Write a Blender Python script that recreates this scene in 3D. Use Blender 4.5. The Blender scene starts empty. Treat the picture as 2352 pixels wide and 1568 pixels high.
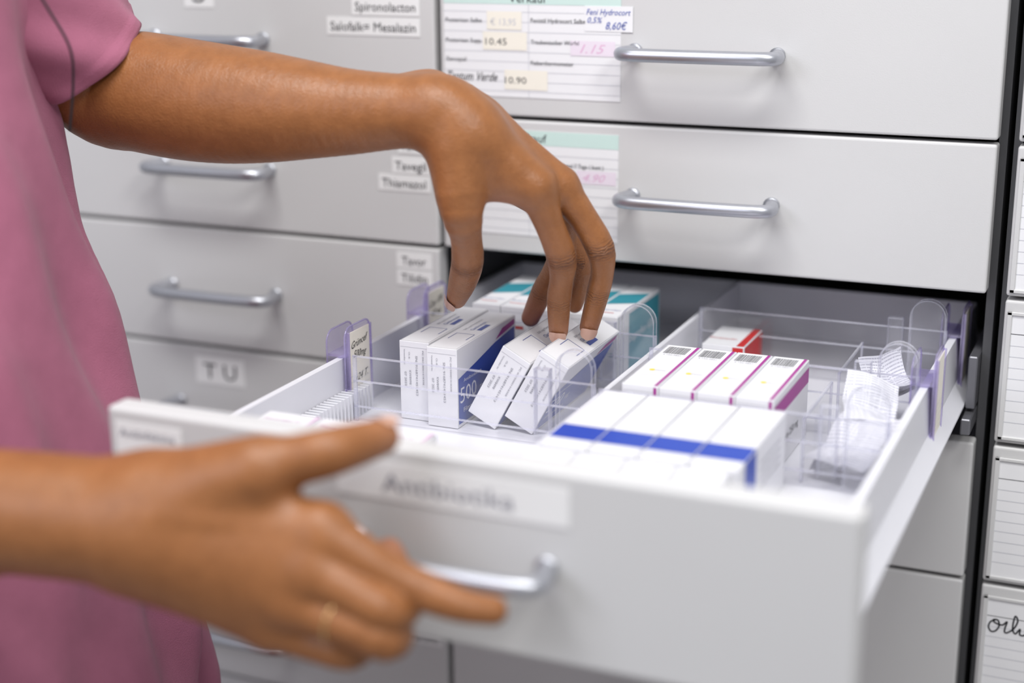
import bpy, bmesh, numpy as np, math, random
from mathutils import Matrix, Vector
random.seed(4)
scene=bpy.context.scene
COL=scene.collection
# ------------------------------------------------------------------ camera (solved from the cabinet's edges; metres)
cam=bpy.data.cameras.new("camera"); co=bpy.data.objects.new("camera",cam); COL.objects.link(co); scene.camera=co
def cam_axes(yaw,pitch,roll):
    cy,sy=math.cos(yaw),math.sin(yaw); cp,sp=math.cos(pitch),math.sin(pitch)
    fwd=np.array([-sy*cp,cy*cp,-sp]); right=np.array([cy,sy,0.]); up=np.cross(right,fwd)
    c,s=math.cos(roll),math.sin(roll)
    return np.stack([right*c+up*s,-right*s+up*c,-fwd],1)
R=cam_axes(0.4136,0.2778,-0.0078); C=(0.6341,-1.2831,0.1879)
co.matrix_world=Matrix([[*R[0],C[0]],[*R[1],C[1]],[*R[2],C[2]],[0,0,0,1]])
cam.sensor_width=36; cam.lens=53.98; cam.clip_start=.02
cam.dof.use_dof=True; cam.dof.focus_distance=1.25; cam.dof.aperture_fstop=1.95
# ------------------------------------------------------------------ materials
MATS={}
def mat(name,col,rough=.5,metal=0,noise=.0,nscale=40,bump=0,bscale=300,spec=.5,coat=0,sheen=0):
    if name in MATS: return MATS[name]
    m=bpy.data.materials.new(name); m.use_nodes=True; nt=m.node_tree; b=nt.nodes['Principled BSDF']
    b.inputs['Roughness'].default_value=rough; b.inputs['Metallic'].default_value=metal
    b.inputs['Specular IOR Level'].default_value=spec
    b.inputs['Coat Weight'].default_value=coat
    if sheen: b.inputs['Sheen Weight'].default_value=sheen
    tc=nt.nodes.new('ShaderNodeTexCoord')
    n=nt.nodes.new('ShaderNodeTexNoise'); n.inputs['Scale'].default_value=nscale; n.inputs['Detail'].default_value=4
    nt.links.new(tc.outputs['Object'],n.inputs['Vector'])
    mx=nt.nodes.new('ShaderNodeMix'); mx.data_type='RGBA'
    mx.inputs[6].default_value=(*[c*(1-noise) for c in col],1); mx.inputs[7].default_value=(*[min(1,c*(1+noise)) for c in col],1)
    nt.links.new(n.outputs['Fac'],mx.inputs[0]); nt.links.new(mx.outputs[2],b.inputs['Base Color'])
    if bump:
        n2=nt.nodes.new('ShaderNodeTexNoise'); n2.inputs['Scale'].default_value=bscale; n2.inputs['Detail'].default_value=3
        nt.links.new(tc.outputs['Object'],n2.inputs['Vector'])
        bp=nt.nodes.new('ShaderNodeBump'); bp.inputs['Strength'].default_value=bump; bp.inputs['Distance'].default_value=.001
        nt.links.new(n2.outputs['Fac'],bp.inputs['Height']); nt.links.new(bp.outputs['Normal'],b.inputs['Normal'])
    MATS[name]=m; return m
def clear(name,tint,alpha=.12,rough=.05):
    m=bpy.data.materials.new(name); m.use_nodes=True; nt=m.node_tree; L=nt.links.new
    for n in list(nt.nodes): nt.nodes.remove(n)
    o=nt.nodes.new('ShaderNodeOutputMaterial'); t=nt.nodes.new('ShaderNodeBsdfTransparent'); t.inputs[0].default_value=(*tint,1)
    g=nt.nodes.new('ShaderNodeBsdfGlossy'); g.inputs['Roughness'].default_value=rough
    d=nt.nodes.new('ShaderNodeBsdfDiffuse'); d.inputs[0].default_value=(*[min(1,c*.97) for c in tint],1)
    lw=nt.nodes.new('ShaderNodeLayerWeight'); pw=nt.nodes.new('ShaderNodeMath'); pw.operation='POWER'; pw.inputs[1].default_value=4; L(lw.outputs['Facing'],pw.inputs[0])
    ma=nt.nodes.new('ShaderNodeMath'); ma.operation='MULTIPLY_ADD'; ma.inputs[1].default_value=.6; ma.inputs[2].default_value=.05; L(pw.outputs[0],ma.inputs[0])
    tc=nt.nodes.new('ShaderNodeTexCoord'); nz=nt.nodes.new('ShaderNodeTexNoise'); nz.inputs['Scale'].default_value=25
    L(tc.outputs['Object'],nz.inputs['Vector'])
    mr=nt.nodes.new('ShaderNodeMath'); mr.operation='MULTIPLY'; mr.inputs[1].default_value=alpha*2; L(nz.outputs['Fac'],mr.inputs[0])
    m1=nt.nodes.new('ShaderNodeMixShader'); L(mr.outputs[0],m1.inputs[0]); L(t.outputs[0],m1.inputs[1]); L(d.outputs[0],m1.inputs[2])
    m2=nt.nodes.new('ShaderNodeMixShader'); L(ma.outputs[0],m2.inputs[0]); L(m1.outputs[0],m2.inputs[1]); L(g.outputs[0],m2.inputs[2])
    L(m2.outputs[0],o.inputs[0]); return m
def leaflet_mat():
    m=bpy.data.materials.new('leaflet_print'); m.use_nodes=True; nt=m.node_tree; b=nt.nodes['Principled BSDF']; b.inputs['Roughness'].default_value=.6; L=nt.links.new
    uv=nt.nodes.new('ShaderNodeAttribute'); uv.attribute_name='sheet'; sp=nt.nodes.new('ShaderNodeSeparateXYZ'); L(uv.outputs['Vector'],sp.inputs[0])
    a=nt.nodes.new('ShaderNodeMath'); a.operation='MULTIPLY'; a.inputs[1].default_value=2*math.pi*20; L(sp.outputs[1],a.inputs[0])
    s=nt.nodes.new('ShaderNodeMath'); s.operation='SINE'; L(a.outputs[0],s.inputs[0]); g=nt.nodes.new('ShaderNodeMath'); g.operation='GREATER_THAN'; g.inputs[1].default_value=.3; L(s.outputs[0],g.inputs[0])
    n=nt.nodes.new('ShaderNodeTexNoise'); n.inputs['Scale'].default_value=1; mp=nt.nodes.new('ShaderNodeMapping'); mp.inputs['Scale'].default_value=(50,2,1); L(uv.outputs['Vector'],mp.inputs[0]); L(mp.outputs[0],n.inputs[0])
    g2=nt.nodes.new('ShaderNodeMath'); g2.operation='GREATER_THAN'; g2.inputs[1].default_value=.43; L(n.outputs['Fac'],g2.inputs[0])
    mu=nt.nodes.new('ShaderNodeMath'); mu.operation='MULTIPLY'; L(g.outputs[0],mu.inputs[0]); L(g2.outputs[0],mu.inputs[1])
    mx=nt.nodes.new('ShaderNodeMix'); mx.data_type='RGBA'; mx.inputs[6].default_value=(.74,.74,.78,1); mx.inputs[7].default_value=(.42,.42,.48,1); L(mu.outputs[0],mx.inputs[0]); L(mx.outputs[2],b.inputs['Base Color'])
    return m
LACQ=mat('drawer_lacquer',(.60,.597,.592),.42,noise=.03,nscale=8,bump=.08,bscale=900)
BODY=mat('cabinet_grey',(.08,.08,.085),.6,noise=.05)
TRAY=mat('tray_white_metal',(.72,.72,.76),.35,noise=.02)
ALU=mat('brushed_aluminium',(.50,.51,.55),.36,metal=.85,noise=.04,nscale=60)
STEEL=mat('slide_steel',(.22,.22,.24),.4,metal=.7,noise=.1)
DARK=mat('dark_gap',(.015,.015,.018),.7,noise=.1)
PAPER=mat('label_paper',(.80,.80,.79),.6,noise=.02)
CARD=mat('index_card',(.80,.80,.81),.6,noise=.02)
MINT=mat('mint_header',(.57,.73,.68),.6,noise=.03)
CREAM=mat('cream_sticker',(.84,.80,.70),.6,noise=.03)
PINKS=mat('pink_sticker',(.78,.70,.78),.6,noise=.03)
INK=mat('black_ink',(.03,.03,.035),.6,noise=.1)
GREY=mat('grey_ink',(.28,.28,.32),.6,noise=.1)
LINE=mat('rule_line',(.55,.56,.60),.6,noise=.05)
BLUEPEN=mat('blue_pen',(.10,.14,.45),.6,noise=.1)
PINKPEN=mat('pink_pen',(.72,.44,.62),.6,noise=.1)
BOXW=mat('carton_white',(.77,.77,.79),.42,noise=.015,nscale=30)
SEAM=mat('carton_edge',(.46,.46,.50),.6,noise=.05)
NAVY=mat('print_navy',(.03,.06,.30),.4,noise=.05)
BLUE=mat('print_blue',(.015,.06,.42),.4,noise=.05)
BLUE2=mat('print_deep_blue',(.05,.09,.36),.4,noise=.05)
MAG=mat('print_magenta',(.36,.02,.26),.4,noise=.05)
PMAG=mat('print_pale_magenta',(.62,.32,.55),.4,noise=.05)
RED=mat('print_red',(.55,.03,.03),.4,noise=.05)
TEAL=mat('print_teal',(.04,.27,.34),.4,noise=.05)
YEL=mat('print_yellow',(.85,.68,.03),.4,noise=.05)
GOLD=mat('ring_gold',(.85,.60,.28),.25,metal=1,noise=.03)
CLEAR=clear('clear_plastic',(.975,.975,.985),.05)
RIM=clear('clear_plastic_rim',(.90,.90,.95),.28)
LILAC=clear('lilac_plastic',(.80,.76,.93),.18)
LEAF=leaflet_mat()
# ------------------------------------------------------------------ mesh builder
TXT={}
def text_mesh(s,shear=0):
    key=(s,shear)
    if key in TXT: return TXT[key]
    cu=bpy.data.curves.new('t','FONT'); cu.body=s; cu.size=1; cu.shear=shear; cu.resolution_u=2; cu.align_x='LEFT'
    o=bpy.data.objects.new('t',cu); COL.objects.link(o)
    dg=bpy.context.evaluated_depsgraph_get(); me=o.evaluated_get(dg).to_mesh()
    V=[(v.co.x,v.co.y) for v in me.vertices]; F=[tuple(p.vertices) for p in me.polygons]
    o.evaluated_get(dg).to_mesh_clear(); bpy.data.objects.remove(o); bpy.data.curves.remove(cu)
    TXT[key]=(V,F); return TXT[key]
def cat_rom(pts,n=6):
    out=[]; p=[pts[0]]+list(pts)+[pts[-1]]
    for i in range(1,len(p)-2):
        a,b,c,d=[np.array(q,float) for q in p[i-1:i+3]]
        for k in range(n):
            t=k/n; out.append(tuple(.5*((2*b)+(-a+c)*t+(2*a-5*b+4*c-d)*t*t+(-a+3*b-3*c+d)*t**3)))
    out.append(tuple(p[-1])); return out
class B:
    def __init__(s): s.V=[];s.F=[];s.M=[];s.S=[];s.mats=[]
    def mi(s,m):
        if m not in s.mats: s.mats.append(m)
        return s.mats.index(m)
    def add(s,V,F,m,smooth=False):
        n=len(s.V); s.V+=[tuple(v) for v in V]; i=s.mi(m)
        for f in F: s.F.append(tuple(a+n for a in f)); s.M.append(i); s.S.append(smooth)
    def box(s,x0,x1,y0,y1,z0,z1,m,bev=0,seg=2):
        bm=bmesh.new(); bmesh.ops.create_cube(bm,size=1)
        for v in bm.verts: v.co=Vector(((x0+x1)/2+v.co.x*(x1-x0),(y0+y1)/2+v.co.y*(y1-y0),(z0+z1)/2+v.co.z*(z1-z0)))
        if bev: bmesh.ops.bevel(bm,geom=list(bm.edges),offset=bev,segments=seg,affect='EDGES',profile=.5)
        bm.verts.index_update(); s.add([v.co.copy() for v in bm.verts],[[v.index for v in f.verts] for f in bm.faces],m); bm.free()
    def prism(s,prof,axis,a0,a1,m):
        def mk(p,a):
            if axis==0: return (a,p[0],p[1])
            if axis==1: return (p[0],a,p[1])
            return (p[0],p[1],a)
        n=len(prof); V=[mk(p,a0) for p in prof]+[mk(p,a1) for p in prof]
        F=[tuple(range(n))[::-1],tuple(range(n,2*n))]+[(i,(i+1)%n,(i+1)%n+n,i+n) for i in range(n)]
        s.add(V,F,m)
    def sheet(s,prof,axis,a,m):
        def mk(p):
            if axis==0: return (a,p[0],p[1])
            if axis==1: return (p[0],a,p[1])
            return (p[0],p[1],a)
        s.add([mk(p) for p in prof],[tuple(range(len(prof)))],m)
    def tube(s,pts,r,m,seg=14,caps=True):
        pts=[Vector(p) for p in pts]; n=len(pts); rs=r if isinstance(r,(list,tuple)) else [r]*n
        V=[];F=[]; up=Vector((0,0,1)); prev=None
        for i,p in enumerate(pts):
            t=(pts[min(i+1,n-1)]-pts[max(i-1,0)]).normalized()
            if prev is None:
                a=t.cross(up); 
                if a.length<.1: a=t.cross(Vector((0,1,0)))
                a.normalize()
            else: a=(prev-t*prev.dot(t)).normalized()
            prev=a; b=t.cross(a)
            for k in range(seg):
                th=2*math.pi*k/seg; V.append(p+(a*math.cos(th)+b*math.sin(th))*rs[i])
        for i in range(n-1):
            for k in range(seg): F.append((i*seg+k,i*seg+(k+1)%seg,(i+1)*seg+(k+1)%seg,(i+1)*seg+k))
        if caps: F.append(tuple(range(seg))[::-1]); F.append(tuple(range((n-1)*seg,n*seg)))
        s.add(V,F,m,True)
    def rect(s,fr,u0,u1,v0,v1,m,e=.0002):
        O,U,W_=[Vector(a) for a in fr]; N=U.cross(W_).normalized()
        s.add([O+U*u+W_*v+N*e for u,v in ((u0,v0),(u1,v0),(u1,v1),(u0,v1))],[(0,1,2,3)],m)
    def poly(s,fr,pts,m,e=.0002):
        O,U,W_=[Vector(a) for a in fr]; N=U.cross(W_).normalized()
        s.add([O+U*u+W_*v+N*e for u,v in pts],[tuple(range(len(pts)))],m)
    def stroke(s,fr,pts,wd,m,e=.0003):
        O,U,W_=[Vector(a) for a in fr]; N=U.cross(W_).normalized(); p=cat_rom([(a,c,0) for a,c in pts],6); V=[];F=[]
        for i in range(len(p)):
            a=np.array(p[max(i-1,0)]);c=np.array(p[min(i+1,len(p)-1)]);t=c-a;t/=max(np.linalg.norm(t),1e-9);nx,ny=-t[1],t[0]
            for q in (-1,1): V.append(O+U*(p[i][0]+nx*wd/2*q)+W_*(p[i][1]+ny*wd/2*q)+N*e)
        for i in range(len(p)-1): F.append((2*i,2*i+2,2*i+3,2*i+1))
        s.add(V,F,m)
    def text(s,fr,t,u,v,h,m,w=None,shear=0,e=.0004,rot=0,al='c'):
        V,F=text_mesh(t,shear)
        if not V: return
        xs=[a[0] for a in V]; x0,x1=min(xs),max(xs); sc=h/.72; sx=sc if w is None else w/(x1-x0)
        O,U,W_=[Vector(a) for a in fr]; N=U.cross(W_).normalized(); c,q=math.cos(rot),math.sin(rot)
        off={'c':(x0+x1)/2,'l':x0,'r':x1}[al]; out=[]
        for x,y in V:
            a=(x-off)*sx; b=(y-.36)*sc; out.append(O+U*(u+a*c-b*q)+W_*(v+a*q+b*c)+N*e)
        s.add(out,F,m)
    def obj(s,name,parent=None,loc=(0,0,0),rot=(0,0,0),label=None,cat=None,group=None):
        me=bpy.data.meshes.new(name); me.from_pydata(s.V,[],s.F)
        for m in s.mats: me.materials.append(m)
        me.polygons.foreach_set('material_index',s.M); me.polygons.foreach_set('use_smooth',s.S); me.update()
        o=bpy.data.objects.new(name,me); COL.objects.link(o); o.location=loc; o.rotation_euler=rot
        tag(o,parent,label,cat,group); return o
def tag(o,parent=None,label=None,cat=None,group=None):
    if parent: o.parent=parent
    if label: o['label']=label
    if cat: o['category']=cat
    if group: o['group']=group
def empty(name,loc=(0,0,0),**k):
    o=bpy.data.objects.new(name,None); o.empty_display_size=.02; COL.objects.link(o); o.location=loc; tag(o,None,**k); return o
# ------------------------------------------------------------------ room
H=.127; FZ=-1.10
b=B(); b.box(-3,3,-3,1.2,FZ-.05,FZ,mat('floor_vinyl',(.35,.34,.33),.4,noise=.1,nscale=6)); o=b.obj('floor'); o['kind']='structure'
b=B(); b.box(-3,3,.80,.85,FZ,1.6,mat('wall_paint',(.75,.75,.74),.7,noise=.02)); o=b.obj('wall_back'); o['kind']='structure'
# ------------------------------------------------------------------ cabinets
def handle(parent,loc):
    b=B(); pts=[(-.063,0,0),(-.0655,-.010,0),(-.068,-.020,0),(-.0665,-.028,0),(-.059,-.0330,0),(-.045,-.0345,0),(0,-.0352,0)]
    pts=pts+[(-x,y,z) for x,y,z in pts[:-1][::-1]]
    b.tube(cat_rom(pts,5),.0058,ALU,16)
    for sx in (-1,1): b.tube([(sx*.063,0.0005,0),(sx*.063,-.003,0)],.0070,ALU,16)
    return b.obj('handle',parent,loc)
def drawer_mesh(w,tray=True):
    b=B(); b.box(.0015,w-.0015,0,.019,.0018,H-.0018,LACQ,.0022,3)
    if tray:
        b.box(.012,w-.012,.0195,.55,.02,.024,TRAY)
        b.box(.012,.016,.0195,.55,.02,.075,TRAY); b.box(w-.016,w-.012,.0195,.55,.02,.075,TRAY); b.box(.012,w-.012,.546,.55,.02,.075,TRAY)
    return b
def body(parent,w,z0,z1):
    b=B(); b.box(-.004,.003,.0225,.72,z0,z1,BODY); b.box(w-.003,w+.004,.0225,.72,z0,z1,BODY)
    b.box(.003,w-.003,.70,.72,z0,z1,BODY); b.box(.003,w-.003,.0225,.70,z1-.006,z1,BODY)
    b.box(.003,w-.003,.0225,.70,z0,z0+.006,BODY)
    b.box(-.004,w+.004,.0225,.72,FZ+.001,z0,BODY)
    return b.obj('cabinet_body',parent)
def small_label(dr,x0,x1,zc,h,txt,th,tw,zrow,ink=INK):
    b=B(); b.box(x0,x1,-.0006,-.0001,zc-h/2-zrow,zc+h/2-zrow,PAPER)
    fr=((x0,-.0006,zc-h/2-zrow),(1,0,0),(0,0,1)); b.text(fr,txt,(x1-x0)/2,h/2,th,ink,w=tw)
    return b.obj('name_label',dr)
FR=lambda x,z:((x,-.0007,z),(1,0,0),(0,0,1))
cabs={}
for name,x,w,lab in (('L',-.5,.497,'light grey drawer cabinet with alphabetic medicine name labels'),('M',0,.5,'light grey drawer cabinet with one drawer pulled out'),('R',.513,.45,'light grey cabinet with ruled index cards on its drawers')):
    root=empty('drawer_cabinet',(x,0,FZ),label=lab,cat='cabinet'); cabs[name]=root
    bo=body(root,w,-7*H-.01,2*H+.01)
    bo.location=(0,0,-FZ)
    rows={}
    for r in range(1,-8,-1):
        if name=='M' and r==-2: continue
        dm=drawer_mesh(w); d=dm.obj('drawer',root,(0,0,r*H-FZ)); rows[r]=d
        if name!='R': handle(d,(w/2+(.003 if name=='M' else 0),0,H/2))
    cabs[name+'rows']=rows
Lr=cabs['Lrows']; Mr=cabs['Mrows']; Rr=cabs['Rrows']
def LL(row,x0,x1,zc,h,txt,th,tw): return small_label(Lr[row],x0+.5,x1+.5,zc,h,txt,th,tw,row*H)
LL(0,-.277,-.243,.106,.027,'S',.017,.014)
LL(0,-.090,-.019,.097,.0165,'Spironolacton',.0085,.063)
LL(0,-.117,-.019,.0785,.0165,'Salofalk= Mesalazin',.0085,.090)
LL(-1,-.045,-.012,-.0310,.015,'Tamsu',.008,.027)
LL(-1,-.052,-.012,-.0500,.0155,'Tavegil',.0085,.033)
LL(-1,-.067,-.012,-.0670,.0155,'Thiamazol',.0085,.047)
LL(-2,-.050,-.012,-.1420,.0155,'Tavor',.0085,.026)
LL(-2,-.050,-.012,-.1590,.0155,'Tilidin',.0085,.028)
LL(-3,-.292,-.232,-.2800,.029,'T U',.017,.040)
LL(-5,-.062,-.010,-.540,.015,'Trimipramin',.0075,.044)
def card1(dr):
    b=B(); x0,x1,z0,z1=.006,.177,.019,.1185; b.box(x0,x1,-.0006,-.0001,z0,z1,CARD)
    f=FR(0,0); b.rect(f,x0,x1,.1015,z1,MINT,.0001); b.text(f,'Verkauf',.089,.1070,.0075,INK,w=.036)
    for i in range(9): b.rect(f,x0,x1,.0945-.0088*i,.0949-.0088*i,LINE,.0001)
    b.rect(f,.0895,.090,z0,.1015,LINE,.00012)
    for t,x,z,w in (('Posterisan Salbe',.008,.0870,.036),('Posterisan Supp.',.008,.0690,.036),('Sanopal',.008,.0520,.020)): b.text(f,t,x,z,.0038,INK,w=w,al='l')
    for t,x,z,w in (('Fenistil Hydrocort Salbe',.092,.0880,.052),('Traubenzucker Würfel',.092,.0690,.046),('Fieberthermometer',.092,.0505,.041)): b.text(f,t,x,z,.0038,INK,w=w,al='l')
    b.rect(f,.049,.083,.079,.095,CREAM,.0003); b.text(f,'€ 13,95',.065,.086,.006,LINE,w=.025)
    b.rect(f,.045,.088,.061,.077,CREAM,.0003); b.text(f,'10.45',.058,.0685,.0062,INK,w=.021)
    b.rect(f,.066,.108,.026,.0435,CREAM,.0003); b.text(f,'10.90',.077,.0345,.0062,INK,w=.021)
    b.text(f,'Tantum Verde',.034,.037,.008,INK,w=.05,shear=.4)
    b.rect(f,.130,.172,.058,.071,PINKS,.0003); b.text(f,'1.15',.151,.0645,.008,PINKPEN,w=.024,shear=.4)
    return b.obj('price_card',dr,label='white ruled price card with mint header')
card1(Mr[0])
b=B(); b.box(.143,.188,-.0010,-.0007,.0795,.1015,CARD); f=((0,-.0010,0),(1,0,0),(0,0,1))
b.text(f,'Feni Hydrocort',.1655,.0965,.0052,BLUEPEN,w=.041,shear=.3); b.text(f,'0,5%',.153,.0895,.0052,BLUEPEN,w=.014,shear=.3); b.text(f,'8,60€',.173,.0850,.0066,BLUEPEN,w=.02,shear=.3)
b.obj('price_sticker',Mr[0],label='small white sticker with blue handwriting')
b=B(); x0,x1,z0,z1=.006,.176,.019,.1165; b.box(x0,x1,-.0006,-.0001,z0,z1,CARD); f=FR(0,0)
b.rect(f,x0,x1,.1035,z1,MINT,.0001); b.text(f,'Verkauf',.089,.110,.0075,INK,w=.036)
for i in range(9): b.rect(f,x0,x1,.0945-.0088*i,.0949-.0088*i,LINE,.0001)
b.rect(f,.0895,.090,z0,.1035,LINE,.00012)
b.text(f,'10x Kalender mal 7 Tage ( bunt )',.100,.0868,.0038,INK,w=.062,al='l')
b.rect(f,.136,.174,.071,.083,PINKS,.0003); b.text(f,'4.90',.153,.077,.007,PINKPEN,w=.022,shear=.4)
b.text(f,'Pflaster',.100,.0690,.0038,INK,w=.03,al='l')
b.obj('price_card',Mr[-1],label='white ruled price card with mint header')
for r,d in Rr.items():
    b=B(); b.box(.008,.23,-.0006,-.0001,.008,H-.014,CARD); f=FR(0,0)
    b.rect(f,.008,.23,H-.030,H-.0295,INK if r<-1 else GREY,.0001)
    for i in range(8): b.rect(f,.008,.23,H-.040-.0095*i,H-.0396-.0095*i,LINE,.0001)
    if r==-4:
        k=.00125
        pts=[(4,8),(1,6),(0,2),(2,-1),(5,0),(7,4),(6,8),(3,8),(4,6),(9,5),(12,8),(11,3),(11,0),(13,0),(17,4),(19,10),(17,13),(16,4),(18,0),(21,4),(21,0),(24,0),(27,5),(26,1),(29,0),(33,6)]
        b.stroke(f,[(.010+a*k,H-.043+c*k) for a,c in pts],.0014,INK)
    b.obj('index_card',d,label='white ruled index card')
    b=B(); 
    for (a0,a1,c0,c1) in ((.004,.234,H-.014,H-.011),(.004,.234,.005,.008),(.004,.008,.005,H-.011)): b.box(a0,a1,-.002,-.0001,c0,c1,LACQ,.0005,1)
    b.obj('card_frame',d)
# ------------------------------------------------------------------ open drawer
D=.5086; zb=-2*H; TZ=-.173; FL=-.222
b=B(); b.box(.0015,.4985,-D,-D+.021,zb+.0018,-H-.0018,LACQ,.003,3)
y0,y1=-D+.0215,.16
b.prism([(.010,FL-.003),(.0165,FL-.003),(.0165,TZ),(.0105,TZ),(.003,FL+.004),(.003,FL-.003)],1,y0,y1,TRAY)
b.prism([(.468,FL-.003),(.488,FL-.003),(.488,FL-.001),(.4775,FL+.012),(.4745,TZ),(.4685,TZ)],1,y0,y1,TRAY)
b.box(.0165,.468,y0,y1,FL-.003,FL,TRAY)
b.box(.2435,.2480,y0,y1,FL,TZ,TRAY,.0008,1); b.box(.0165,.468,y1-.004,y1,FL,TZ,TRAY)
for i in range(24): b.box(.0168,.030,-.335+i*.0058,-.3325+i*.0058,FL,FL+.022,TRAY)
od=b.obj('drawer',cabs['M'],(0,0,-FZ),label='opened drawer filled with medicine boxes')
handle(od,(.253,-D,-1.5*H+.001))
b=B(); b.box(.175,.330,-D-.0006,-D-.0001,-.163,-.138,PAPER); b.text(((0,-D-.0006,0),(1,0,0),(0,0,1)),'Antibiotika',.251,-.151,.0120,GREY,w=.088); b.obj('name_label',od)
b=B(); b.box(.008,.060,-D-.0006,-D-.0001,-.168,-.138,PAPER); b.text(((0,-D-.0006,0),(1,0,0),(0,0,1)),'Antiinfektiva',.033,-.145,.006,GREY,w=.044); b.obj('name_label',od)
b=B(); b.box(.4885,.4965,-.02,.5,-.243,-.229,STEEL,.001,1); b.box(.489,.4965,.0,.5,-.226,-.180,STEEL,.001,1); b.box(.4875,.4925,.02,.06,-.243,-.228,DARK,.001,1)
b.obj('slide_rail',od,label='dark steel drawer slide')
# ------------------------------------------------------------------ medicine boxes
def barcode(b,fr,u0,u1,v0,v1,seed=1):
    rr=random.Random(seed); u=u0
    while u<u1:
        w=rr.choice([.0002,.0004,.0006]); b.rect(fr,u,min(u+w,u1),v0,v1,INK); u+=w+rr.choice([.0005,.0007])
def carton(w,l,h):
    b=B(); b.box(-w/2,w/2,-l/2,l/2,0,h,BOXW,.0006,2)
    front=((-w/2,-l/2,0),(1,0,0),(0,0,1)); right=((w/2,-l/2,0),(0,1,0),(0,0,1)); top=((-w/2,-l/2,h),(1,0,0),(0,1,0)); left=((-w/2,l/2,0),(0,-1,0),(0,0,1))
    b.rect(front,.001,w-.001,h-.0052,h-.0049,SEAM,.0001); b.rect(top,.0006,.0011,.001,l-.001,SEAM,.0001); b.rect(top,w-.0011,w-.0006,.001,l-.001,SEAM,.0001); b.rect(top,.001,w-.001,.0006,.0010,SEAM,.0001)
    return b,front,right,top,left
def kindA():
    w,l,h=.0270,.118,.067; b,f,r,t,lf=carton(w,l,h); q=-math.pi/2
    b.text(f,'PC 04150001418308',w*.80,h*.68,.0014,GREY,w=.029,rot=q); b.text(f,'SN: 9168741451453',w*.58,h*.57,.0020,GREY,w=.034,rot=q)
    b.text(f,'KW8498',w*.36,h*.54,.0020,GREY,w=.012,rot=q); b.text(f,'07 2023',w*.20,h*.52,.0020,GREY,w=.012,rot=q); b.text(f,'Ch.-B.',w*.34,h*.82,.0014,GREY,w=.006,rot=q); b.text(f,'Verwendbar bis',w*.18,h*.80,.0014,GREY,w=.013,rot=q)
    for s,R_ in ((r,1),(lf,0)):
        X=(lambda a:a) if R_ else (lambda a:l-a)
        def pl(p,m,e=.0002):
            q_=[(X(a),c) for a,c in p]; b.poly(s,q_ if R_ else q_[::-1],m,e)
        pl([(.002,.003),(l-.003,.003),(l-.003,h*.86),(l*.62,h*.80),(l*.3,h*.70),(.002,h*.62)],BLUE2)
        pl([(l*.64,h*.83),(l-.003,h*.89),(l-.003,h*.96),(l*.76,h*.93)],MAG)
        b.text(s,'500',X(l*.17),h*.40,.0135,BOXW,w=.031); b.text(s,'mg',X(l*.40),h*.37,.006,BOXW); b.text(s,'Filmtabletten',X(l*.26),h*.20,.004,BOXW,w=.040); b.text(s,'Antibiotikum',X(l*.24),h*.57,.003,BOXW,w=.034)
    b.rect(t,w*.20,w*.80,.045,.0455,NAVY); b.rect(t,w*.20,w*.22,.028,.045,NAVY); b.rect(t,w*.80,w*.82,.028,.045,NAVY)
    b.text(t,'Clarithromycin',w*.5,l*.60,.0036,NAVY,w=.028,rot=math.pi/2); b.rect(t,w*.64,w*.80,l*.50,l*.66,NAVY)
    b.text(t,'500 mg Filmtabletten',w*.28,l*.62,.0022,GREY,w=.036,rot=math.pi/2)
    return b
def kindB():
    w,l,h=.0288,.112,.062; b,f,r,t,lf=carton(w,l,h)
    b.rect(t,w-.0038,w-.0014,.001,l-.001,MAG); b.rect(r,.001,l-.001,h-.018,h-.006,MAG); b.rect(f,w-.0038,w-.0014,.004,h-.001,MAG)
    barcode(b,t,.0035,.0215,l*.78,l*.95,3); b.text(t,'4 150 0831',.0125,l*.745,.0018,GREY,w=.015)
    b.poly(t,[(.0105+.0024*math.cos(a*.6283),l*.36+.0024*math.sin(a*.6283)) for a in range(10)],YEL); b.text(t,'Cefuroxim',.017,l*.36,.0018,GREY,w=.009)
    for k in range(2): b.text(t,'Zum Einnehmen nach Anweisung',.0125,l*.25-.004*k,.0011,LINE,w=.019)
    b.text(f,'Cefuroxim 250 mg',w*.45,h*.5,.003,GREY,w=.02)
    b.text(r,'Cefuroxim 250 mg',l*.4,h*.35,.006,INK,w=.07)
    return b
def kindC(band=True):
    w,l,h=(.0342,.128,.057) if band else (.0342,.100,.055); b,f,r,t,lf=carton(w,l,h)
    if band: b.rect(t,.0003,w-.0003,l*.13,l*.35,BLUE)
    for s in (r,lf): 
        if band: b.rect(s,l*.13 if s is r else l*.65,l*.35 if s is r else l*.87,.001,h-.0006,BLUE)
        for k in range(4): b.text(s,'Amoxicillin Tabletten zum Einnehmen',l*.66 if s is r else l*.3,h*.75-.006*k,.0022,GREY,w=.055)
    for k in range(4): b.text(t,'Amoxicillin 1000 mg',w*.5,l*.62+.008*k,.0016,LINE,w=.024)
    return b
def kindD():
    w,l,h=.0272,.115,.066; b,f,r,t,lf=carton(w,l,h)
    b.poly(t,[(.001,.040),(w-.001,.052),(w-.001,.090),(.001,.078)],TEAL); b.rect(t,.003,w*.7,.012,.0135,RED); b.text(t,'Ibuprofen',w*.45,.022,.003,NAVY,w=.02)
    b.rect(r,.03,l-.002,.004,h-.004,TEAL); b.text(r,'Ibuprofen 600',l*.55,h*.6,.008,BOXW,w=.07); b.rect(f,.003,w*.8,h*.7,h*.74,RED); b.text(f,'600 mg',w*.5,h*.5,.004,TEAL,w=.018)
    return b
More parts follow.
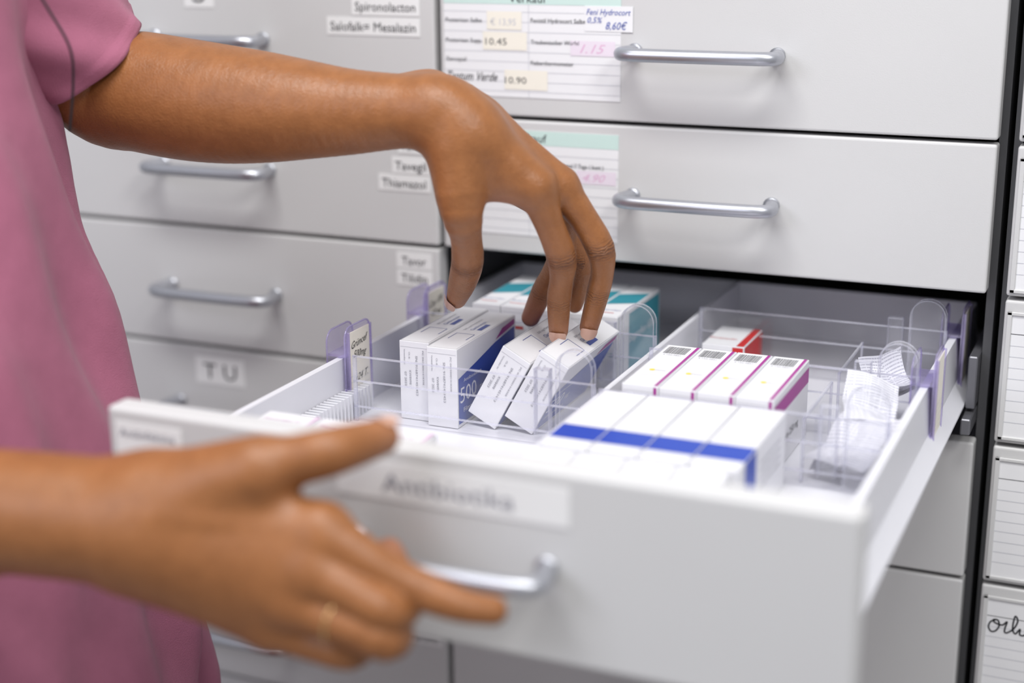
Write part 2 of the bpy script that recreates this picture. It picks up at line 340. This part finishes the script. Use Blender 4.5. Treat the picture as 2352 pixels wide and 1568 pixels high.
def kindE():
    w,l,h=.038,.062,.037; b,f,r,t,lf=carton(w,l,h)
    b.rect(t,w*.80,w-.001,.001,l-.001,RED); b.rect(r,.001,l-.001,.001,h-.001,RED); b.text(t,'Doxycyclin',w*.36,l*.35,.004,RED,w=.024); b.rect(f,w*.72,w-.001,.001,h-.001,RED)
    return b
def kindF():
    w,l,h=.0445,.100,.056; b,f,r,t,lf=carton(w,l,h)
    b.rect(t,w-.0035,w-.0015,.001,l-.001,PMAG); b.text(t,'Penicillin V',w*.45,l*.85,.003,PMAG,w=.028); b.text(t,'Filmtabletten',w*.45,l*.76,.002,LINE,w=.02); b.rect(f,w-.004,w-.001,.004,h-.001,PMAG)
    return b
Ei=.0004
def put(bld,n,places,lab,grp):
    first=None
    for p in places:
        loc,rot=p[0],p[1]; lb=p[2] if len(p)>2 else lab
        if first is None: first=bld.obj(n,None,loc,rot,label=lb,cat='medicine box',group=grp); o=first
        else:
            o=first.copy(); COL.objects.link(o); o.location=loc; o.rotation_euler=rot; o['label']=lb
    return first
th=math.radians(28.5); wA=.0270
def tilt(xc): return ((xc-math.cos(th)*wA/2,-.153,FL+Ei+math.sin(th)*wA/2),(0,th,0),'white and blue antibiotic box tilted over under fingertips')
put(kindA(),'medicine_box',[((.0775,-.155,FL+Ei),(0,0,0)),((.1065,-.163,FL+Ei),(0,0,0)),tilt(.148),tilt(.1805)],'white and blue antibiotic box standing upright in drawer','antibiotic boxes in the drawer')
put(kindB(),'medicine_box',[((.2805+.0293*i,-.1835,FL+Ei),(0,0,0)) for i in range(4)],'white medicine box with magenta edge stripe and barcode','magenta striped boxes in the drawer')
put(kindF(),'medicine_box',[((.068+.0455*i,-.432,FL+Ei),(0,0,0)) for i in range(3)],'white medicine box with a thin pale pink edge line','pale boxes near the drawer front')
put(kindC(),'medicine_box',[((.2720+.0350*i,-.311,FL+Ei),(0,0,0)) for i in range(4)],'white medicine box with a wide blue band','blue banded boxes in the drawer')
put(kindC(False),'medicine_box',[((.2670+.0350*i,-.427,FL+Ei),(0,0,0)) for i in range(4)],'plain white medicine box near drawer front','plain white boxes in the drawer')
put(kindD(),'medicine_box',[((.080+.0277*i,-.020,FL+Ei),(0,0,0)) for i in range(5)],'white and teal medicine box standing in drawer','teal boxes in the drawer')
put(kindE(),'medicine_box',[((.285,.002,FL+Ei),(0,0,0))],'small white medicine box with red end panel','red and white box in the drawer')
# ------------------------------------------------------------------ clear dividers
def arch(x0,x1,z0,z1,n=14):
    r=(x1-x0)/2; return [(x0,z0),(x1,z0)]+[(x0+r+r*math.cos(a),z1-r+r*math.sin(a)) for a in np.linspace(0,math.pi,n)]
def divider(x0,x1,y,lab):
    b=B(); L=x1-x0; b.sheet([(0,0),(L,0),(L,.056),(0,.056)],1,.0007,CLEAR)
    for z in (.0548,.034,.012): b.box(0,L,-.0004,.0018,z,z+.0011,RIM)
    for xx in (0,L-.003): b.box(xx,xx+.003,-.0004,.0018,0,.056,RIM)
    for yy in (-.003,.004): b.sheet([(L-.050,.010),(L-.037,.010),(L-.037,.064),(L-.050,.064)],1,yy,CLEAR)
    for xx in (L-.050,L-.0376): b.box(xx,xx+.0006,-.003,.004,.010,.064,RIM)
    b.box(L-.050,L-.037,-.003,.004,.0634,.064,RIM)
    pr=arch(L-.031,L-.0015,.004,.082); b.sheet(pr,1,-.004,CLEAR); b.sheet(pr,1,.004,CLEAR)
    for yy in (-.004,.004): b.tube([(p[0],yy,p[1]) for p in pr[1:]]+[(pr[0][0],yy,pr[0][1])],.0005,RIM,6)
    V=[];F=[]
    for i,p in enumerate(pr[2:]): V+=[(p[0],-.004,p[1]),(p[0],.004,p[1])]
    for i in range(len(pr)-3): F.append((2*i,2*i+1,2*i+3,2*i+2))
    b.add(V,F,CLEAR,True)
    return b.obj('drawer_divider',None,(x0,y,FL+Ei),label=lab,cat='divider',group='clear plastic drawer dividers')
dl='clear plastic drawer divider with a rounded grip tab'
divider(.0315,.2430,-.2345,dl); divider(.0185,.2430,-.0875,dl); divider(.2485,.4675,-.1225,dl); divider(.2485,.4675,.0200,dl); divider(.2485,.4675,-.2425,dl)
for lx,ly in ((.4030,-.2335),(.4030,-.1135)):
    b=B(); b.sheet([(0,0),(.095,0),(.095,.05),(0,.05)],0,.0007,CLEAR); b.box(-.0003,.0015,0,.095,.048,.050,RIM); b.box(-.0003,.0015,.0,.003,0,.050,RIM); b.box(-.0003,.0015,.092,.095,0,.05,RIM)
    b.obj('drawer_divider',None,(lx,ly,FL+Ei),label='short lengthwise clear plastic drawer divider',cat='divider',group='clear plastic drawer dividers')
def clip(x,y,side,txt,lab):
    b=B(); w=.044
    def prof(z0,z1,ww):
        rr=.010; return [(-ww/2,z0),(ww/2,z0)]+[(ww/2-rr+rr*math.cos(a),z1-rr+rr*math.sin(a)) for a in np.linspace(0,math.pi/2,7)]+[(-ww/2+rr+rr*math.cos(a),z1-rr+rr*math.sin(a)) for a in np.linspace(math.pi/2,math.pi,7)]
    def plate(xx,z0,z1,ww,m):
        p=prof(z0,z1,ww); b.sheet(p,0,xx,m); b.tube([(xx,a,c) for a,c in p[1:]+p[:1]],.0008,LILAC,6)
    s=side
    plate(s*.0065,-.047,.026,w,LILAC); plate(-s*.0105,-.02,.022,w,LILAC)
    b.box(min(-s*.0105,s*.0070),max(-s*.0105,s*.0070),-.020,.020,.0008,.003,LILAC)
    xc=s*.0078; b.box(xc-.0004,xc+.0004,-.017,.017,-.043,.021,CREAM)
    for yy in (-.0195,.0175): b.box(xc-.001,xc+.0015,yy,yy+.002,-.045,.022,LILAC)
    f=((xc+.0006,-.017,-.043),(0,1,0),(0,0,1))
    if txt:
        for k,(t,ww) in enumerate(txt): b.text(f,t,.017,.054-.010*k,.0062,INK,w=ww,shear=.5,e=.0002,rot=(.10,-.06,0,.08)[k%4])
    for k in range(5): b.rect(f,.001,.033,.006+.005*k,.0063+.005*k,LINE,.0001)
    return b.obj('label_clip',None,(x,y,TZ+Ei),label=lab,cat='label holder',group='lilac label clips on the drawer walls')
cl='lilac plastic label clip with handwritten card on drawer wall'
clip(.0135,-.205,1,[('Grüncef',.028),('500mg',.022),('',.01),('1x24 T.',.026)],cl); clip(.0135,-.060,1,[('Ceo 10%',.028),('60 ml',.02)],cl)
clip(.4725,-.105,1,None,cl); clip(.4725,.045,1,None,cl)
def leaflet(loc,rot,w,l,seed,lab,curl=0):
    rr=random.Random(seed); b=B(); nu,nv=14,18; uvs=[]
    for s_ in range(3):
        V=[];F=[]; ph=rr.uniform(0,6)
        for j in range(nv+1):
            for i in range(nu+1):
                u=i/nu; v=j/nv; x=(u-.5)*w*(1-.04*s_); y=(v-.5)*l*(1-.06*s_); z=.0016*s_+.0024*math.sin(5*u+ph)+.0018*math.sin(9*v+3*u+ph)-.006*abs(v-.5)*2*(s_-1)
                if curl:
                    a=(v-.5)*curl; rad=l/curl; y=rad*math.sin(a); z+=rad*(1-math.cos(a))
                V.append((x,y,z)); uvs.append((u,v+.13*s_,0))
        for j in range(nv):
            for i in range(nu): k=j*(nu+1)+i; F.append((k,k+1,k+nu+2,k+nu+1))
        b.add(V,F,LEAF,True)
    o=b.obj('folded_leaflet',None,loc,rot,label=lab,cat='leaflet',group='folded leaflets in the drawer')
    at=o.data.attributes.new('sheet','FLOAT_VECTOR','POINT'); at.data.foreach_set('vector',[c for q in uvs for c in q]); return o
ll='folded white package leaflet with printed text'
rd=math.radians
leaflet((.436,-.205,-.199),(rd(22),rd(-8),rd(-20)),.050,.062,1,ll); leaflet((.437,-.155,-.182),(rd(30),rd(14),rd(18)),.042,.050,2,ll)
leaflet((.436,-.075,-.190),(rd(26),rd(-12),rd(30)),.036,.050,3,'white package leaflet curled into a loop',curl=2.4)
# ------------------------------------------------------------------ smooth-surface modelling of the person
def smin(a,b,k):
    h=np.clip(.5+.5*(b-a)/k,0,1); return b+(a-b)*h-k*h*(1-h)
class Grid:
    def __init__(s,lo,hi,res):
        s.lo=np.array(lo,float); s.res=res; s.n=np.ceil((np.array(hi)-s.lo)/res).astype(int)+1
        s.ax=[(s.lo[i]+res*np.arange(s.n[i])).astype(np.float32) for i in range(3)]
        s.F=np.full(s.n,.03,np.float32)
    def sub(s,pts,pad):
        pts=np.array(pts); a=np.clip(((pts.min(0)-pad-s.lo)/s.res).astype(int),0,s.n-1); b=np.clip(((pts.max(0)+pad-s.lo)/s.res).astype(int)+1,1,s.n)
        return tuple(slice(a[i],b[i]) for i in range(3))
    def cone(s,sl,a,b,ra,rb):
        X=s.ax[0][sl[0]][:,None,None]-a[0];Y=s.ax[1][sl[1]][None,:,None]-a[1];Z=s.ax[2][sl[2]][None,None,:]-a[2]
        ba=np.array(b)-np.array(a); L=max(ba@ba,1e-12)
        h=np.clip((X*ba[0]+Y*ba[1]+Z*ba[2])/L,0,1).astype(np.float32)
        return np.sqrt((X-ba[0]*h)**2+(Y-ba[1]*h)**2+(Z-ba[2]*h)**2)-(ra+(rb-ra)*h)
    def mesh(s):
        F=s.F; ins=F<0; n=s.n; V=np.zeros(tuple(n-1)+(3,),np.float32); cnt=np.zeros(tuple(n-1),np.float32)
        idx_edges=[]
        for ax in range(3):
            s0=[slice(None)]*3; s1=[slice(None)]*3; s0[ax]=slice(0,-1); s1[ax]=slice(1,None)
            cr=ins[tuple(s0)]!=ins[tuple(s1)]; I=np.argwhere(cr)
            f0=F[tuple(s0)][cr]; f1=F[tuple(s1)][cr]; t=f0/(f0-f1)
            pos=I.astype(np.float32); pos[:,ax]+=t
            o=[a for a in range(3) if a!=ax]
            for da in (0,1):
                for db in (0,1):
                    J_=I.copy(); J_[:,o[0]]-=da; J_[:,o[1]]-=db
                    ok=(J_>=0).all(1)&(J_<(n-1)).all(1)
                    np.add.at(V,tuple(J_[ok].T),pos[ok]); np.add.at(cnt,tuple(J_[ok].T),1)
            idx_edges.append((ax,o,I,f0<0))
        act=cnt>0; ids=np.full(tuple(n-1),-1,np.int64); ids[act]=np.arange(act.sum())
        P3=V[act]/cnt[act][:,None]*s.res+s.lo
        faces=[]
        for ax,o,I,neg in idx_edges:
            ok=(I[:,o[0]]>0)&(I[:,o[1]]>0)&(I[:,o[0]]<n[o[0]]-1)&(I[:,o[1]]<n[o[1]]-1); I=I[ok]; ng=neg[ok]
            q=[]
            for da,db in ((1,1),(0,1),(0,0),(1,0)):
                J_=I.copy(); J_[:,o[0]]-=da; J_[:,o[1]]-=db; q.append(ids[tuple(J_.T)])
            q=np.stack(q,1); flip=ng if ax!=1 else ~ng
            q[~flip]=q[~flip][:,::-1]; faces.append(q)
        return P3,np.concatenate(faces)
def dense(ch,n=5):
    q=cat_rom([(*p,r) for p,r in ch],n); return [(np.array(a[:3]),a[3]) for a in q]
def limb(arm,palm,fingers,res,kp=.014,kf=.006,pad=.02,tend=()):
    arm=dense(arm)
    allp=np.array([p for p,_ in arm]+[p for c in palm for p in c[:2]]+[p for f in fingers for p,_ in f])
    g=Grid(allp.min(0)-.06,allp.max(0)+.06,res)
    for (a,ra),(b,rb) in zip(arm[:-1],arm[1:]):
        sl=g.sub([a,b],max(ra,rb)+pad); g.F[sl]=np.minimum(g.F[sl],g.cone(sl,a,b,ra,rb))
    for a,b,ra,rb in palm:
        sl=g.sub([a,b],max(ra,rb)+pad); g.F[sl]=smin(g.F[sl],g.cone(sl,a,b,ra,rb),kp)
    Pm=g.F.copy()
    for f in fingers:
        f=dense(f,3)
        sl=g.sub([p for p,_ in f],.032); G=np.full(g.F[sl].shape,.03,np.float32)
        for (a,ra),(b,rb) in zip(f[:-1],f[1:]): G=np.minimum(G,g.cone(sl,a,b,ra,rb))
        g.F[sl]=np.minimum(g.F[sl],smin(Pm[sl],G,kf))
    for a,b,ra,rb in tend:
        sl=g.sub([a,b],.03); g.F[sl]=smin(g.F[sl],g.cone(sl,a,b,ra,rb),.008)
    return g.mesh()
def W(x,y,z): return np.array([x,y,z])/1000   # joints in millimetres
# --- left arm and hand reaching into the drawer
SH=W(-214.3,-330,148.5); E=W(-169.1,-270,49.4)
armU=[(SH,.050),(W(-192.8,-300,97.6),.048),(E,.0465),(W(-133.2,-266,44.4),.0480),(W(-93.9,-263,39.8),.0480),(W(-58.5,-261,37.3),.0462),(W(-23.7,-259,36.3),.0428),(W(10.4,-257,35.8),.0380),(W(46.6,-253,35.3),.0328),(W(81.6,-248,36.6),.0288),(W(110.5,-243,37.6),.0272),(W(125.4,-240,34.7),.0262)]
iM,mM,rM,pM=W(188.1,-222,-18.3),W(197.1,-195,-22.3),W(188.5,-168,-35.0),W(173.0,-148,-50.2)
palmU=[(W(57.8,-225,34.1),W(96.5,-215,38.0),.026,.024),(W(119.6,-243,35.7),W(142.3,-238,20.5),.0265,.0255),(W(96.5,-215,38.6),W(130.6,-205,20.4),.024,.024),
 (W(142.3,-238,20.5),iM,.0245,.0150),(W(132.9,-210,19.5),mM,.024,.0155),(W(125.8,-195,10.4),rM,.022,.014),(W(112.0,-190,2.0),pM,.020,.0125),
 (W(132.9,-245,14.4),W(139.3,-250,-20.8),.0225,.0185),(W(142.7,-232,-8.6),W(172.6,-222,-18.3),.020,.014)]
iP,iD,iT=W(200.6,-198,-77.1),W(190.4,-178,-117.1),W(186.0,-168,-145.7)
mP,mD,mT=W(224.9,-178,-71.6),W(217.8,-162,-112.1),W(206.7,-153,-144.5)
rP,rD,rT=W(174.7,-135,-92.5),W(150.0,-115,-128.3),W(136.1,-108,-154.7)
pP,pD,pT=W(188.9,-125,-93.4),W(182.4,-108,-120.1),W(173.5,-100,-141.8)
tC,tM,tI,tT=W(137.0,-250,8.8),W(142.2,-255,-33.0),W(129.0,-218,-81.6),W(96.7,-172,-126.2)
tN=W(112.6,-193,-105.3)
fingU=[[(iM,.0150),(W(195.7,-211,-49.1),.0114),(iP,.0118),(W(196.2,-187,-97.3),.0096),(iD,.0098),(iT,.0079)],
 [(mM,.0148),(W(213.6,-187,-46.5),.0114),(mP,.0115),(W(223.9,-169,-91.8),.0093),(mD,.0093),(mT,.0077)],
 [(rM,.014),(W(183.3,-150,-67.0),.0108),(rP,.0110),(W(162.4,-124,-110.8),.0094),(rD,.0094),(rT,.0080)],[(pM,.0125),(pP,.0095),(pD,.008),(pT,.007)],
 [(tC,.021),(tM,.0166),(W(137.4,-238,-56.8),.0124),(tI,.0128),(tN,.0116),(tT,.0086)]]
tendU=[(W(132.1,-231,52.0),W(184.2,-226,-3.5),.0038,.0024),(W(126.9,-207,50.0),W(192.9,-198,-7.0),.0038,.0024)]
# --- right arm and hand on the drawer handle
RS=np.array([-.27,-.63,.20]); RE=np.array([-.21,-.68,-.16])
armL=[(RS,.05),(.5*(RS+RE)+np.array([-.01,0,0]),.048),(RE,.046),(W(-30,-625,-165.1),.041),(W(1.7,-615,-163.4),.0380),(W(43.5,-606,-163.6),.0378),(W(78.7,-598,-165.0),.0385),(W(100.8,-594,-165.7),.038)]
kI,kM,kR,kP=W(204.6,-578,-158.4),W(202.4,-588,-178.5),W(192.2,-592,-197.7),W(173.7,-590,-215.9)
palmL=[(W(89.3,-590,-156.6),kI,.031,.0175),(W(92.3,-595,-163.9),kM,.032,.0180),(W(91.6,-595,-172.4),kR,.031,.0170),(W(91.1,-595,-178.1),kP,.029,.016),(W(105.6,-590,-148.5),W(165.2,-582,-126.2),.028,.0215)]
fingL=[[(kI,.0170),(W(231.2,-578,-170.4),.0128),(W(253.6,-571,-184.3),.0122),(W(284.1,-566,-194.2),.0102),(W(301.7,-556,-199.4),.0086)],
 [(kM,.0175),(W(230.2,-590,-186.8),.0130),(W(250.8,-585,-196.7),.0125),(W(245.9,-556,-201.5),.0108),(W(219.7,-527,-189.0),.0090)],
 [(kR,.0165),(W(226.1,-594,-204.1),.0125),(W(249.1,-588,-213.3),.0122),(W(240.6,-560,-219.7),.0104),(W(209.6,-528,-211.1),.0085)],
 [(kP,.0150),(W(199.9,-590,-222.0),.0115),(W(223.4,-586,-226.5),.0110),(W(215.9,-560,-232.9),.0092),(W(193.0,-532,-226.9),.0078)],
 [(W(127.7,-590,-141.1),.022),(W(167.0,-580,-124.8),.0180),(W(186.3,-573,-118.8),.0152),(W(204.1,-566,-113.9),.0145),(W(214.0,-548,-113.2),.0128),(W(220.0,-532,-113.5),.0110)]]
tendL=[(W(120,-616,-146),W(196,-590,-154),.0030,.002)]
mu=limb(armU,palmU,fingU,.0013,tend=tendU); ml=limb(armL,palmL,fingL,.0017,tend=tendL)
def torso(z):
    zs=[-.75,-.44,-.19,-.056,.053,.2,.33]; cx=np.interp(z,zs,[-.17,-.180,-.210,-.232,-.256,-.275,-.28]); a=np.interp(z,zs,[.16,.152,.126,.118,.116,.11,.06]); bb=np.interp(z,zs,[.20,.19,.172,.165,.17,.17,.08])
    return cx,a,bb
def torso_field(g,off,z0,z1):
    X=g.ax[0][:,None,None];Y=g.ax[1][None,:,None];Z=g.ax[2][None,None,:]; cx,a,bb=torso(g.ax[2]); cx=cx[None,None,:];a=a[None,None,:]+off;bb=bb[None,None,:]+off
    d=(np.sqrt(((X-cx)/a)**2+((Y+.45)/bb)**2)-1)*np.minimum(a,bb)
    return np.maximum(np.maximum(d,Z-z1),z0-Z).astype(np.float32)
g=Grid((-.5,-.75,-.80),(.06,-.15,.36),.008); g.F=torso_field(g,-.026,-.78,.31); mt=g.mesh()
full=(slice(None),)*3
g=Grid((-.42,-.72,FZ-.02),(.06,-.2,-.70),.010); g.F[:]=.1
for yy in (-.54,-.36): g.F=np.minimum(g.F,g.cone(full,(-.2,yy,-.7),(-.2,yy,FZ+.06),.078,.05)); g.F=np.minimum(g.F,g.cone(full,(-.22,yy,FZ+.045),(-.08,yy,FZ+.04),.042,.036))
mg=g.mesh()
def skin_mat():
    m=bpy.data.materials.new('skin_brown'); m.use_nodes=True; nt=m.node_tree; b=nt.nodes['Principled BSDF']; L=nt.links.new
    b.inputs['Roughness'].default_value=.42; b.inputs['Specular IOR Level'].default_value=.48; b.inputs['Subsurface Weight'].default_value=.06; b.inputs['Subsurface Radius'].default_value=(1,.35,.2); b.inputs['Subsurface Scale'].default_value=.004
    tc=nt.nodes.new('ShaderNodeTexCoord'); n=nt.nodes.new('ShaderNodeTexNoise'); n.inputs['Scale'].default_value=55; n.inputs['Detail'].default_value=10; n.inputs['Roughness'].default_value=.75; L(tc.outputs['Object'],n.inputs['Vector'])
    c1=nt.nodes.new('ShaderNodeMix'); c1.data_type='RGBA'; c1.inputs[6].default_value=(.165,.057,.014,1); c1.inputs[7].default_value=(.405,.162,.053,1); L(n.outputs['Fac'],c1.inputs[0])
    at=nt.nodes.new('ShaderNodeAttribute'); at.attribute_name='pale'; c2=nt.nodes.new('ShaderNodeMix'); c2.data_type='RGBA'; c2.inputs[7].default_value=(.56,.26,.17,1); L(c1.outputs[2],c2.inputs[6]); L(at.outputs['Fac'],c2.inputs[0])
    cr=nt.nodes.new('ShaderNodeAttribute'); cr.attribute_name='crease'; al=nt.nodes.new('ShaderNodeAttribute'); al.attribute_name='along'
    n3=nt.nodes.new('ShaderNodeTexNoise'); n3.inputs['Scale'].default_value=190; L(tc.outputs['Object'],n3.inputs['Vector'])
    mul=nt.nodes.new('ShaderNodeMath'); mul.operation='MULTIPLY_ADD'; mul.inputs[1].default_value=2500; L(al.outputs['Fac'],mul.inputs[0])
    n3m=nt.nodes.new('ShaderNodeMath'); n3m.operation='MULTIPLY'; n3m.inputs[1].default_value=13; L(n3.outputs['Fac'],n3m.inputs[0]); L(n3m.outputs[0],mul.inputs[2])
    sn=nt.nodes.new('ShaderNodeMath'); sn.operation='SINE'; L(mul.outputs[0],sn.inputs[0])
    s2=nt.nodes.new('ShaderNodeMath'); s2.operation='MULTIPLY'; L(sn.outputs[0],s2.inputs[0]); L(cr.outputs['Fac'],s2.inputs[1])
    c3=nt.nodes.new('ShaderNodeMix'); c3.data_type='RGBA'; c3.inputs[7].default_value=(.10,.035,.015,1); L(c2.outputs[2],c3.inputs[6])
    ng=nt.nodes.new('ShaderNodeMath'); ng.operation='MULTIPLY_ADD'; ng.inputs[1].default_value=-.4; ng.use_clamp=True; L(s2.outputs[0],ng.inputs[0])
    ms=nt.nodes.new('ShaderNodeMath'); ms.operation='MULTIPLY'; ms.inputs[1].default_value=.40; L(cr.outputs['Fac'],ms.inputs[0]); L(ms.outputs[0],ng.inputs[2]); L(ng.outputs[0],c3.inputs[0]); L(c3.outputs[2],b.inputs['Base Color'])
    v=nt.nodes.new('ShaderNodeTexVoronoi'); v.inputs['Scale'].default_value=600; L(tc.outputs['Object'],v.inputs['Vector'])
    v2=nt.nodes.new('ShaderNodeMath'); v2.operation='MULTIPLY_ADD'; v2.inputs[1].default_value=.5; L(v.outputs['Distance'],v2.inputs[0]); L(s2.outputs[0],v2.inputs[2])
    n4=nt.nodes.new('ShaderNodeTexNoise'); n4.inputs['Scale'].default_value=110; n4.inputs['Detail'].default_value=6; L(tc.outputs['Object'],n4.inputs['Vector'])
    v3=nt.nodes.new('ShaderNodeMath'); v3.operation='MULTIPLY_ADD'; v3.inputs[1].default_value=1.1; L(n4.outputs['Fac'],v3.inputs[0]); L(v2.outputs[0],v3.inputs[2])
    bp=nt.nodes.new('ShaderNodeBump'); bp.inputs['Strength'].default_value=.7; bp.inputs['Distance'].default_value=.0006; L(v3.outputs[0],bp.inputs['Height']); L(bp.outputs['Normal'],b.inputs['Normal'])
    return m
SKIN=skin_mat()
def person_mesh(parts,name):
    Vs=[];Fs=[];n=0
    for V,F in parts: Vs.append(V);Fs.append(F+n);n+=len(V)
    V=np.concatenate(Vs);F=np.concatenate(Fs)
    me=bpy.data.meshes.new(name); me.from_pydata(V.tolist(),[],F.tolist()); me.polygons.foreach_set('use_smooth',[True]*len(F))
    return me,V
me,V=person_mesh([mu,ml,mt,mg],'person'); me.materials.append(SKIN)
crease=np.zeros(len(V));along=np.zeros(len(V));pale=np.zeros(len(V))
def jt(p,a,b,r,s=1):
    ax=np.array(b)-np.array(a); ax/=np.linalg.norm(ax); d=V-p; dist=np.linalg.norm(d,axis=1); al=d@ax
    m=np.exp(-(al/(r*.6))**2)*(dist<r*1.9)*s; up=m>crease; crease[up]=m[up]; along[up]=al[up]
for p,a,b_,r in ((iP,iM,iT,.0116),(mP,mM,mT,.011),(rP,rM,rT,.0108),(tI,tM,tT,.0122)): jt(p,a,b_,r)
for p,a,b_,r in ((iD,iP,iT,.0097),(mD,mP,mT,.0092),(rD,rP,rT,.009)): jt(p,a,b_,r,.5)
for p,r,s in ((iT,.014,.4),(mT,.014,.4),(rT,.026,.8),(tT,.016,.5),(W(159.7,-222,-37.8),.020,.8),(W(173.9,-200,-61.5),.020,.5),(W(219.7,-526,-189),.016,.8),(W(220,-530,-114),.016,.3)):
    pale=np.maximum(pale,s*np.exp(-(np.linalg.norm(V-p,axis=1)/r)**2))
for nme,arr in (('crease',crease),('along',along),('pale',pale)):
    at=me.attributes.new(nme,'FLOAT','POINT'); at.data.foreach_set('value',arr.astype(np.float32))
person=bpy.data.objects.new('person',me); COL.objects.link(person); tag(person,None,'person in pink scrubs leaning over open drawer, picking a medicine box','person')
NAIL=mat('nail',(.64,.38,.28),.25,noise=.05,coat=.4)
def nail(a,t,r,dors,ln=1.0):
    a=Vector(a);t=Vector(t);ax=(t-a).normalized();d=Vector(dors);d=(d-ax*d.dot(ax)).normalized();s=ax.cross(d)
    b=B();V=[];F=[];nu,nv=9,9; Ln=.0125*ln; st=t+ax*(r*1.0)-ax*Ln
    for j in range(nv+1):
        q=j/nv; wv=(1-abs(2*q-1)**4)**.5 if q<.5 else (1-abs(2*q-1)**3.2)**.5; wv=max(wv,.25)
        for i in range(nu+1):
            ph=math.radians(50)*(2*i/nu-1)*wv; c=st+ax*(Ln*q); dist=max(0,(c-t).dot(ax)); rr=math.sqrt(max(r*r-(dist*.5)**2,1e-8))+.0005+.0007*(1-q)
            V.append(c+(d*math.cos(ph)+s*math.sin(ph))*rr)
    for j in range(nv):
        for i in range(nu): k=j*(nu+1)+i; F.append((k,k+1,k+nu+2,k+nu+1))
    b.add(V,F,NAIL,True); return b.obj('fingernail',person)
nail(iD,iT,.0083,(.25,-1,0)); nail(mD,mT,.0081,(.45,-.9,0)); nail(tN,tT,.0097,(-.30,-1,0),ln=1.35)
nail(W(214,-548,-113.2),W(220,-532,-113.5),.0112,(-.2,-.1,1),ln=1.1)
a=Vector(kR);c=Vector(W(226.1,-594,-204.1)); ax=(c-a).normalized(); ctr=a.lerp(c,.86); u_=ax.cross(Vector((0,0,1))).normalized(); w_=ax.cross(u_)
b=B(); b.tube([ctr+(u_*math.cos(t)+w_*math.sin(t))*.0136 for t in np.linspace(0,2*math.pi,33)],.0009,GOLD,8,False); b.obj('finger_ring',person,label='thin gold ring')
# shirt
SC=mat('scrub_cotton',(.375,.13,.20),.92,noise=.20,nscale=30,bump=.6,bscale=1100,spec=.12,sheen=.12)
g=Grid((-.52,-.80,-.74),(.08,-.14,.40),.005)
X=g.ax[0][:,None,None];Y=g.ax[1][None,:,None];Z=g.ax[2][None,None,:]
fold=.0060*np.sin(46*(X*.7+Y*1.1)+5*Z+1.6*np.sin(11*Z+6*Y))+.0055*np.sin(70*(Y-.6*X)-8*Z+3*np.sin(7*Z))+.003*np.sin(24*Z+30*Y+3*np.sin(18*X))
d=torso_field(g,0,-.70,.34)
d=smin(d,g.cone(full,np.array([-.27,-.42,.24]),SH,.08,.066),.05); d=smin(d,g.cone(full,np.array([-.27,-.48,.24]),RS,.08,.066),.05)
g.F=(d+fold).astype(np.float32); mS=g.mesh()
b=B(); b.add(mS[0].tolist(),mS[1].tolist(),SC,True)
def sleeve(c0,c1,fr,r0,r1,seed):
    c0=Vector(c0);c1=Vector(c1);ax=(c1-c0).normalized();u=ax.cross(Vector((0,1,0))).normalized();w=ax.cross(u);L=(c1-c0).length*fr;N=72;V=[];F=[];rows=[]
    for k in range(37): rows.append((k/36,0))
    rows+=[(1.0,-.0022),(.90,-.0030),(.55,-.0030)]
    for t,dr in rows:
        for i in range(N):
            a=2*math.pi*i/N; wr=.0032*math.sin(3*a+seed+5*t)+.0024*math.sin(7*a+9*t+seed)*(.4+.6*t); hem=.0012 if (dr==0 and t>.90) else 0
            V.append(c0+ax*(L*t+.002*math.sin(2*a))+(u*math.cos(a)+w*math.sin(a))*(r0+(r1-r0)*t+wr+dr+hem))
    for k in range(len(rows)-1):
        for i in range(N): F.append((k*N+i,k*N+(i+1)%N,(k+1)*N+(i+1)%N,(k+1)*N+i))
    b.add(V,F,SC,True)
sleeve(SH,E,.83,.068,.0570,1.0); sleeve(RS,RE,.62,.068,.062,2.0)
b.obj('scrub_shirt',person,label='pink short-sleeved cotton scrub top')
g=Grid((-.46,-.76,FZ+.02),(.10,-.14,-.52),.009); g.F=torso_field(g,-.006,-.80,-.56)
for yy in (-.54,-.36): g.F=smin(g.F,g.cone(full,(-.19,yy,-.74),(-.2,yy,FZ+.12),.105,.080),.03)
Z=g.ax[2][None,None,:]; g.F=np.maximum(g.F,(FZ+.06)-Z).astype(np.float32); mP_=g.mesh()
b=B(); b.add(mP_[0].tolist(),mP_[1].tolist(),SC,True); b.obj('scrub_trousers',person,label='pink cotton scrub trousers')
b=B(); b.tube(cat_rom([W(-108.6,-420,143.7),W(-100.8,-410,119.7),W(-93,-400,92.1),W(-100.8,-390,66.3),W(-111.8,-385,30.7)],8),.0010,DARK,8); b.obj('cord',person,label='thin black cord')
# ------------------------------------------------------------------ lights
w=bpy.data.worlds.new('world'); scene.world=w; w.use_nodes=True; w.node_tree.nodes['Background'].inputs[0].default_value=(.92,.935,1,1); w.node_tree.nodes['Background'].inputs[1].default_value=.45
def area(loc,tgt,sx,sy,e,col):
    l=bpy.data.lights.new('area_light','AREA'); l.shape='RECTANGLE'; l.size=sx; l.size_y=sy; l.energy=e; l.color=col
    o=bpy.data.objects.new('area_light',l); COL.objects.link(o); o.location=loc; o.rotation_euler=(Vector(tgt)-Vector(loc)).to_track_quat('-Z','Y').to_euler()
area((.3,-1.0,1.7),(.3,-.3,-.2),1.4,.4,37,(1,.995,.985)); area((1.6,-1.4,1.4),(.2,-.3,-.2),.5,.5,17,(1,.985,.97)); area((-.7,-2.0,.9),(.2,-.5,-.2),1,.6,13,(.86,.87,1))  # last one is an added lavender fill that tints the open drawer front
scene.view_settings.view_transform='Standard'
scene.cycles.transparent_max_bounces=32
